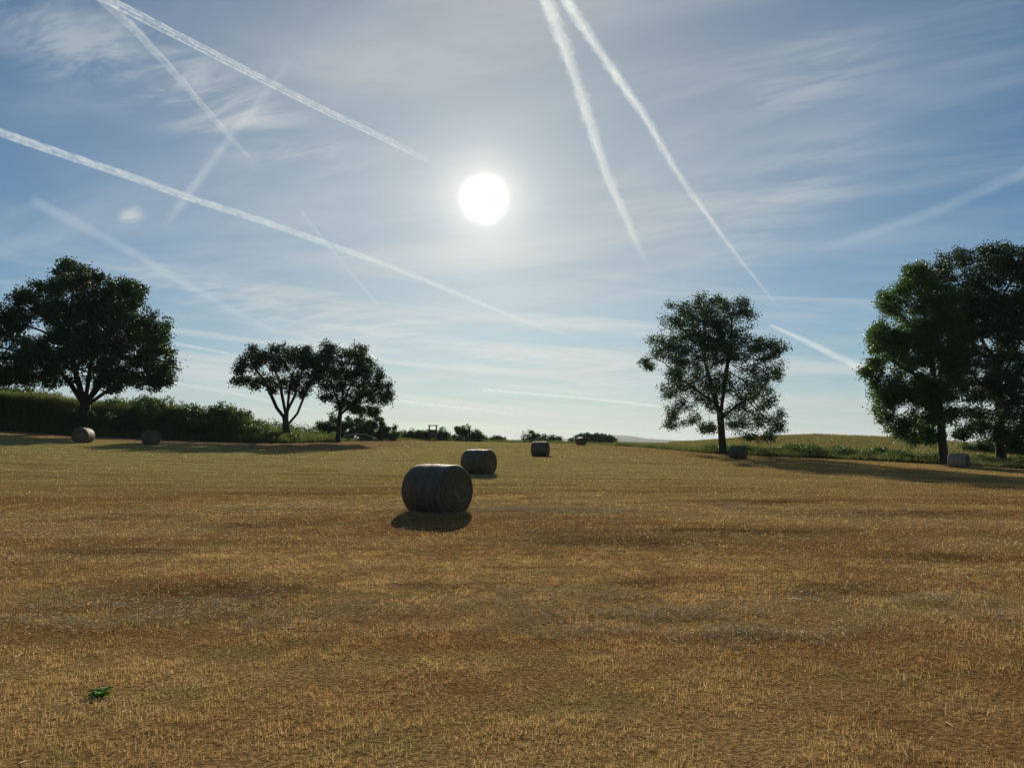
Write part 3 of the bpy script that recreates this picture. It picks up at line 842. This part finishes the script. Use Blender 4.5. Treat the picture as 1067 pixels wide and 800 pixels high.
# pale bare branch lying in front of the bushes
def fallen_log():
    a = place(357, 101); b = place(394, 103)
    r = empty('fallen_branch', a); tag(r, 'pale bare branch arching in front of the bushes behind the straight trunk', 'branch')
    pts = []
    for k in range(12):
        t = k / 11; q = a.lerp(b, t) - a; q.z += .15 + .85 * math.sin(math.pi * (.18 + .72 * t)) + .05 * math.sin(k * 2.1); pts.append(q)
    mb = MB()
    for k in range(11): mb.bar(pts[k], pts[k + 1], .11 - .005 * k, .105 - .005 * k, 7)
    mb.build('stem', M['deadwood'], r)
    for k, (dx, dz) in zip((4, 8), ((.5, .5), (-.4, .45))):
        mb = MB(); mb.bar(pts[k], pts[k] + Vector((dx, -.2, dz)), .045, .015); mb.build('twig', M['deadwood'], r)
fallen_log()

# ------------------------------------------------------------------ green weed
def weed():
    d = ray(104, 718); t = -CAMZ / d[2]; x, y = d[0] * t, d[1] * t
    root = empty('weed', (x, y, float(gz(x, y)))); tag(root, 'small bright green leafy weed in the stubble at lower left', 'weed')
    for k in range(13):
        a = k * 2.4 + random.uniform(-.3, .3); L = random.uniform(.07, .12); W = L * random.uniform(.42, .6); up = random.uniform(.2, .8)
        dirv = Vector((math.cos(a) * 1.1, math.sin(a), 0)); side = Vector((-math.sin(a), math.cos(a), 0))
        vs, fs = [], []
        for i in range(7):
            u = i / 6; w = W * .5 * math.sin(math.pi * min(1, .06 + u * .94)) ** .75 * (1 + .12 * (-1) ** i)
            c = dirv * (L * u * math.cos(up * (1 - .5 * u))) + Vector((0, 0, .012 + L * (math.sin(up) * u - .45 * u * u)))
            vs += [c - side * w + Vector((0, 0, w * .35)), c, c + side * w + Vector((0, 0, w * .35))]
            if i: b = 3 * i; fs += [(b - 3, b - 2, b + 1, b), (b - 2, b - 1, b + 2, b + 1)]
        mb = MB(); mb.add(vs, fs, True); o = mb.build('leaf', M['leaf_weed'], root)
        at = o.data.attributes.new('rnd', 'FLOAT', 'POINT'); at.data.foreach_set('value', np.full(len(vs), random.random(), np.float32))
weed()

# ------------------------------------------------------------------ contrails: layered ribbons of ice cloud at cruising height
def mat_contrail():
    m, h, out = material('contrail_ice')
    uv = h.node('ShaderNodeUVMap', uv_map='UVMap').outputs[0]
    sep = h.node('ShaderNodeSeparateXYZ'); h.l.new(uv, sep.inputs[0])
    dens = h.attr('amount'); puff = h.attr('puff'); lay = h.attr('level')
    nv = h.vec(h.math('MULTIPLY', sep.outputs[0], 1.), h.math('MULTIPLY', sep.outputs[1], 1.1), h.math('MULTIPLY', lay, 3.7))
    n = h.noise(nv, .95, 2.5, .55); n2 = h.noise(nv, .28, 3, .5)
    v = h.math('ABSOLUTE', h.math('ADD', sep.outputs[1], h.math('MULTIPLY', h.math('MULTIPLY_ADD', n2, 1.0, -.5), .35)))
    v = h.math('ADD', v, h.math('MULTIPLY', h.math('SUBTRACT', .5, n), puff))
    a = h.math('MULTIPLY', h.ss(v, .92, .1), dens)
    a = h.math('MULTIPLY', a, h.math('MULTIPLY_ADD', h.ss(n2, .25, .7), 1.0, .35), clamp=True)
    n5 = h.noise(nv, .09, 2, .5)
    a = h.math('MULTIPLY', a, h.ss(n5, .2, .55, .45, 1.))
    df = h.node('ShaderNodeBsdfDiffuse'); df.inputs[0].default_value = (.9, .9, .9, 1)
    tl = h.node('ShaderNodeBsdfTranslucent'); tl.inputs[0].default_value = (.90, .97, 1.0, 1)
    h.put(tl.inputs['Normal'], h.vec(*[-float(k) for k in SUN]))  # ice crystals have no facing: they take the sun square on
    m1 = h.node('ShaderNodeMixShader'); m1.inputs[0].default_value = .95
    h.l.new(df.outputs[0], m1.inputs[1]); h.l.new(tl.outputs[0], m1.inputs[2])
    tp = h.node('ShaderNodeBsdfTransparent'); m2 = h.node('ShaderNodeMixShader')
    h.l.new(a, m2.inputs[0]); h.l.new(tp.outputs[0], m2.inputs[1]); h.l.new(m1.outputs[0], m2.inputs[2]); h.l.new(m2.outputs[0], out.inputs[0])
    return m
M['contrail'] = mat_contrail()

ALT = 9000.
def contrail(pts, w0, w1, d0, d1, label, puff=.8, layers=3):
    pts = np.array(pts, float); seg = np.linalg.norm(np.diff(pts, axis=0), axis=1); s = np.concatenate([[0], np.cumsum(seg)])
    n = max(12, int(s[-1] / 5)); t = np.linspace(0, s[-1], n)
    c = np.stack([np.interp(t, s, pts[:, 0]), np.interp(t, s, pts[:, 1])], -1)
    for _ in range(6): c[1:-1] = (c[:-2] + 2 * c[1:-1] + c[2:]) / 4
    tg = np.gradient(c, axis=0); tg /= np.linalg.norm(tg, axis=1)[:, None]; nm = np.stack([-tg[:, 1], tg[:, 0]], -1)
    u = t / s[-1]; w = w0 + (w1 - w0) * u
    dens = (d0 + (d1 - d0) * u) * (sstep(0, .03, u) if c[0, 1] > 3 and 3 < c[0, 0] < 1064 else 1) * sstep(1.0, .80, u)
    V, Fc, UV, DE, PU, LA = [], [], [], [], [], []; b = 0; cols = np.linspace(-1, 1, 9)
    def hit(p):
        d = np.stack([(p[:, 0] - CX) / F, CP - (CY - p[:, 1]) / F * SP, SP + (CY - p[:, 1]) / F * CP], -1)
        return d * ((ALT - CAMZ) / d[:, 2])[:, None] + [0, 0, CAMZ]
    mid = hit(c)
    for L in range(layers):
        k = (L - (layers - 1) / 2); ws = 1 - .28 * abs(k)
        for q in cols:
            p = hit(c + nm * (w * .66 * q * ws)[:, None]); width = np.linalg.norm(p - mid, axis=1).mean()
            p[:, 2] += k * 70 + 25 * (1 - q * q) * np.sign(k + .1)
            V.append(p); UV.append(np.stack([t / max(w0, w1) * 1.6, np.full(n, q * 1.0)], -1)); DE.append(dens / layers * 1.6); PU.append(np.full(n, puff)); LA.append(np.full(n, k))
        nc = len(cols)
        i, j = np.meshgrid(np.arange(nc - 1), np.arange(n - 1), indexing='ij'); o = b + i * n + j
        Fc.append(np.stack([o, o + 1, o + n + 1, o + n], -1).reshape(-1, 4)); b += nc * n
    V = np.concatenate(V); Fc = np.concatenate(Fc); UV = np.concatenate(UV)
    me = poly_mesh('contrail', V, Fc, 4, {'amount': np.concatenate(DE), 'puff': np.concatenate(PU), 'level': np.concatenate(LA)}, smooth=True)
    uvl = me.uv_layers.new(name='UVMap'); uvl.data.foreach_set('uv', UV[Fc.ravel()].astype(np.float32).ravel())
    o = mobj('contrail', me, M['contrail'])
    tag(o, label, 'contrail', 'contrails crossing the sky')

contrail([(92, -14), (140, 30), (190, 85), (230, 132), (262, 168), (280, 184)], 8, 4, .45, .15, 'short white contrail at upper left crossing the cirrus and ending above the long one')
contrail([(88, -12), (130, 9), (200, 45), (280, 86), (340, 116), (400, 144), (440, 164), (474, 183)], 5, 3.2, .62, .45, 'thin straight contrail from the top left down toward the sun')
contrail([(-30, 127), (0, 138), (60, 159), (130, 182), (200, 207), (270, 229), (330, 250), (400, 275), (460, 299), (540, 332), (600, 352), (628, 361)], 6.5, 4, .72, .30, 'longest crisp contrail from the left edge passing below the sun', .6)
contrail([(560, -22), (575, 15), (588, 48), (600, 82), (612, 120), (624, 158), (640, 200), (655, 235), (668, 262), (680, 290)], 19, 10, .85, .25, 'broad puffy contrail just right of the sun, left of its twin', 1.5)
contrail([(578, -18), (600, 16), (620, 46), (640, 76), (662, 108), (674, 122), (690, 155), (715, 194), (740, 228), (765, 262), (795, 300), (828, 342)], 15, 3.5, .75, .06, 'puffy contrail that thins out toward the top of the lone tree', 1.6)
contrail([(800, 338), (835, 353), (865, 368), (925, 396)], 3, 15, .45, .5, 'short widening contrail between the lone tree and the right trees')
contrail([(30, 208), (90, 238), (150, 270), (200, 300), (240, 322), (315, 360)], 15, 8, .12, .08, 'faint old contrail sloping down above the small forked tree', .7)
contrail([(300, 66), (280, 92), (262, 116), (240, 142), (215, 175), (195, 205), (163, 242)], 13, 15, .05, .15, 'faint broken contrail slanting down left across the longest one', 1.3)
contrail([(1090, 170), (1030, 196), (970, 222), (900, 246), (830, 266)], 16, 12, .12, .04, 'faint wide contrail sloping up to the right picture edge', .7)
contrail([(404, 416), (450, 422), (500, 427), (560, 435)], 3.2, 2.6, .8, .3, 'thin low contrail just above the hedge left of centre', .5)
contrail([(500, 406), (560, 411), (620, 416), (704, 425)], 3.2, 3.2, .8, .6, 'thin low contrail reaching the left side of the lone tree', .5)
contrail([(176, 357), (210, 363), (250, 371)], 3, 3, .5, .25, 'thin short contrail right of the spreading tree', .5)
contrail([(312, 218), (335, 248), (370, 290), (408, 334)], 4, 3, .13, .10, 'hair-thin faint contrail dropping from the longest one toward the rounded tree', .6)
contrail([(176, 398), (250, 411), (345, 432)], 3, 4, .25, .2, 'faint low contrail running behind the forked tree', .6)

# ------------------------------------------------------------------ world
BGS = .05
def world():
    w = bpy.data.worlds.new('World'); sc.world = w; w.use_nodes = True
    t = w.node_tree; t.nodes.clear(); h = NT(t)
    out = h.node('ShaderNodeOutputWorld')
    sky = h.node('ShaderNodeTexSky', sky_type='NISHITA'); sky.sun_disc = False
    sky.sun_elevation = SUN_EL; sky.sun_rotation = SUN_AZ; sky.altitude = 300; sky.air_density = 1.0; sky.dust_density = .25; sky.ozone_density = 2.0
    d = h.node('ShaderNodeTexCoord').outputs['Generated']
    d = h.vmath('NORMALIZE', d)
    sep = h.node('ShaderNodeSeparateXYZ'); h.l.new(d, sep.inputs[0])
    ang = h.math('MULTIPLY', h.math('ARCCOSINE', h.math('MINIMUM', h.vmath('DOT_PRODUCT', d, tuple(SUN)), .999999)), 180 / math.pi)
    dz = h.math('MAXIMUM', sep.outputs[2], 0.)
    k = h.math('DIVIDE', 1., h.math('ADD', dz, .07))
    q = h.vec(h.math('MULTIPLY', sep.outputs[0], k), h.math('MULTIPLY', sep.outputs[1], k), 0.)
    S = .91 / BGS  # colours below are final radiances
    # thin cirrus
    rot = h.node('ShaderNodeVectorRotate', rotation_type='Z_AXIS'); h.l.new(q, rot.inputs['Vector']); rot.inputs['Angle'].default_value = R(24)
    c1 = h.noise(h.vmath('MULTIPLY', rot.outputs[0], (.32, .95, 1)), 1.5, 7, .62, .5)
    c2 = h.noise(h.vmath('MULTIPLY', q, (.22, .42, 1)), 1.1, 4, .55, .3)
    cl = h.math('MULTIPLY', h.ss(c1, .42, .70), h.ss(c2, .32, .62))
    # placed wisps: (px, py, radius degrees along, across, turn, amount)
    acc = None
    for (px, py, ra, rb, tilt, am) in ((200, 95, 13, 3.4, -20, .75), (70, 45, 9, 3.2, -18, .6), (850, 75, 6, 3, 15, .35), (820, 205, 9, 4, 35, .28), (136, 226, 1.0, .8, 60, .8), (330, 330, 18, 2.0, -12, .5), (560, 375, 14, 1.6, -9, .55), (640, 400, 9, 1.2, -6, .5), (900, 425, 12, 2.2, 0, .5)):
        c = ray(px, py); c /= np.linalg.norm(c)
        r_ = np.cross(c, [0, 0, 1]); r_ /= np.linalg.norm(r_); u_ = np.cross(r_, c)
        ct, st = math.cos(R(tilt)), math.sin(R(tilt)); a1 = r_ * ct + u_ * st; a2 = -r_ * st + u_ * ct
        e1 = h.math('MULTIPLY', h.vmath('DOT_PRODUCT', d, tuple(a1)), 57.3 / ra); e2 = h.math('MULTIPLY', h.vmath('DOT_PRODUCT', d, tuple(a2)), 57.3 / rb)
        rr = h.math('SQRT', h.math('ADD', h.math('MULTIPLY', e1, e1), h.math('MULTIPLY', e2, e2)))
        front = h.math('GREATER_THAN', h.vmath('DOT_PRODUCT', d, tuple(c)), 0.)
        m = h.math('MULTIPLY', h.math('MULTIPLY', h.ss(rr, 1.15, .1), am), front)
        acc = m if acc is None else h.math('MAXIMUM', acc, m)
    wn = h.noise(h.vmath('MULTIPLY', rot.outputs[0], (1.0, 2.6, 1)), 3.0, 6, .62, .6)
    acc = h.math('MULTIPLY', acc, h.ss(wn, .36, .66))
    elv = h.math('ADD', dz, h.math('MULTIPLY', sep.outputs[0], .10))
    c3 = h.noise(h.vec(h.math('MULTIPLY', sep.outputs[0], 2.2), h.math('MULTIPLY', elv, 42.), sep.outputs[1]), 1.0, 5, .6, .35)
    low = h.math('MULTIPLY', h.ss(c3, .44, .66), h.math('MULTIPLY', h.ss(dz, .26, .08), .75))
    acc = h.math('ADD', acc, low)
    cloud = h.math('MINIMUM', h.math('ADD', h.math('MULTIPLY', cl, .48), acc), .85)
    base = h.mix(1., sky.outputs[0], (.51, .82, 1.03), 'MULTIPLY')
    veil = h.math('ADD', .10, h.math('MULTIPLY', h.ss(ang, 46., 2.), .52))
    veil = h.math('MULTIPLY', veil, h.math('MULTIPLY_ADD', h.ss(c2, .3, .7), .5, .6))
    base = h.mix(veil, base, h.mix(h.ss(ang, 50., 6.), (.20 * S, .33 * S, .44 * S), (.45 * S, .45 * S, .42 * S)))
    hz = h.math('POWER', h.math('SUBTRACT', 1., h.math('MINIMUM', h.math('MULTIPLY', dz, 4.2), 1.)), 2.2)
    bn = h.noise(h.vmath('MULTIPLY', q, (.16, .55, 1)), 1.3, 5, .6, .5)
    hz = h.math('MULTIPLY', hz, h.ss(bn, .36, .60, .35, 1.))
    base = h.mix(h.math('MULTIPLY', hz, .85), base, (.555 * S, .555 * S, .535 * S))
    cc = h.mix(1., h.mix(h.ss(ang, 60., 5.), (.38 * S, .48 * S, .56 * S), (.66 * S, .66 * S, .62 * S)), (1, 1, 1), 'MULTIPLY')
    col = h.mix(h.math('MULTIPLY', cloud, .75), base, cc)
    # aureole of the veiled sun
    hn = h.noise(d, 26., 4, .6)
    ang2 = h.math('ADD', ang, h.math('MULTIPLY_ADD', hn, .4, -.2))
    def ex(a): return h.math('POWER', math.e, h.math('MULTIPLY', ang2 if a < 5 else ang, -1. / a))
    g1 = h.mix(1., (1., .86, .62), ex(2.0), 'MULTIPLY'); g2 = h.mix(1., (1., .92, .78), ex(13.), 'MULTIPLY')
    core = h.ss(ang2, 2.15, .6, 0., .6 * S)
    def scl(c, s): return h.vmath('MULTIPLY', c, (s, s, s))
    tot = h.vmath('ADD', h.vmath('ADD', col, scl(g1, .78 * S)), h.vmath('ADD', scl(g2, .13 * S), h.vec(core, core, core)))
    bg = h.node('ShaderNodeBackground'); bg.inputs['Strength'].default_value = BGS
    h.l.new(tot, bg.inputs[0]); h.l.new(bg.outputs[0], out.inputs[0])
    return w
world()

sun = bpy.data.lights.new('sun', 'SUN'); sun.energy = 5.0; sun.angle = R(.6); sun.color = (1, .90, .74)
so = link(bpy.data.objects.new('sun', sun)); so.rotation_euler = Vector(tuple(-SUN)).to_track_quat('-Z', 'Y').to_euler(); so.location = (0, 0, 60)

def haze():
    mb = MB(); mb.box((0, 0, 3), (13600, 13600, 92)); m, h, out = material('haze_air')
    v = h.node('ShaderNodeVolumePrincipled'); v.inputs['Color'].default_value = (.80, .90, 1., 1); v.inputs['Density'].default_value = HAZE; v.inputs['Anisotropy'].default_value = .2
    h.l.new(v.outputs[0], out.inputs[1])
    o = mb.build('haze', m); tag(o, 'pale blue air between the field and the far hills', 'haze', kind='stuff')
HAZE = .00006
if HAZE: haze()

# ------------------------------------------------------------------ camera
cam = bpy.data.cameras.new('camera'); cam.sensor_width = 36; cam.lens = 36 * F / 1067; cam.clip_start = .1; cam.clip_end = 1.5e6
co = link(bpy.data.objects.new('camera', cam)); co.location = (0, 0, CAMZ); co.rotation_euler = (math.pi / 2 + PITCH, 0, 0)
sc.camera = co
vs = sc.view_settings; vs.view_transform = 'Standard'; vs.look = 'None'; vs.exposure = .28; vs.gamma = 1; vs.use_curve_mapping = False
sc.cycles.max_bounces = 8; sc.cycles.transparent_max_bounces = 24; sc.cycles.use_denoising = True
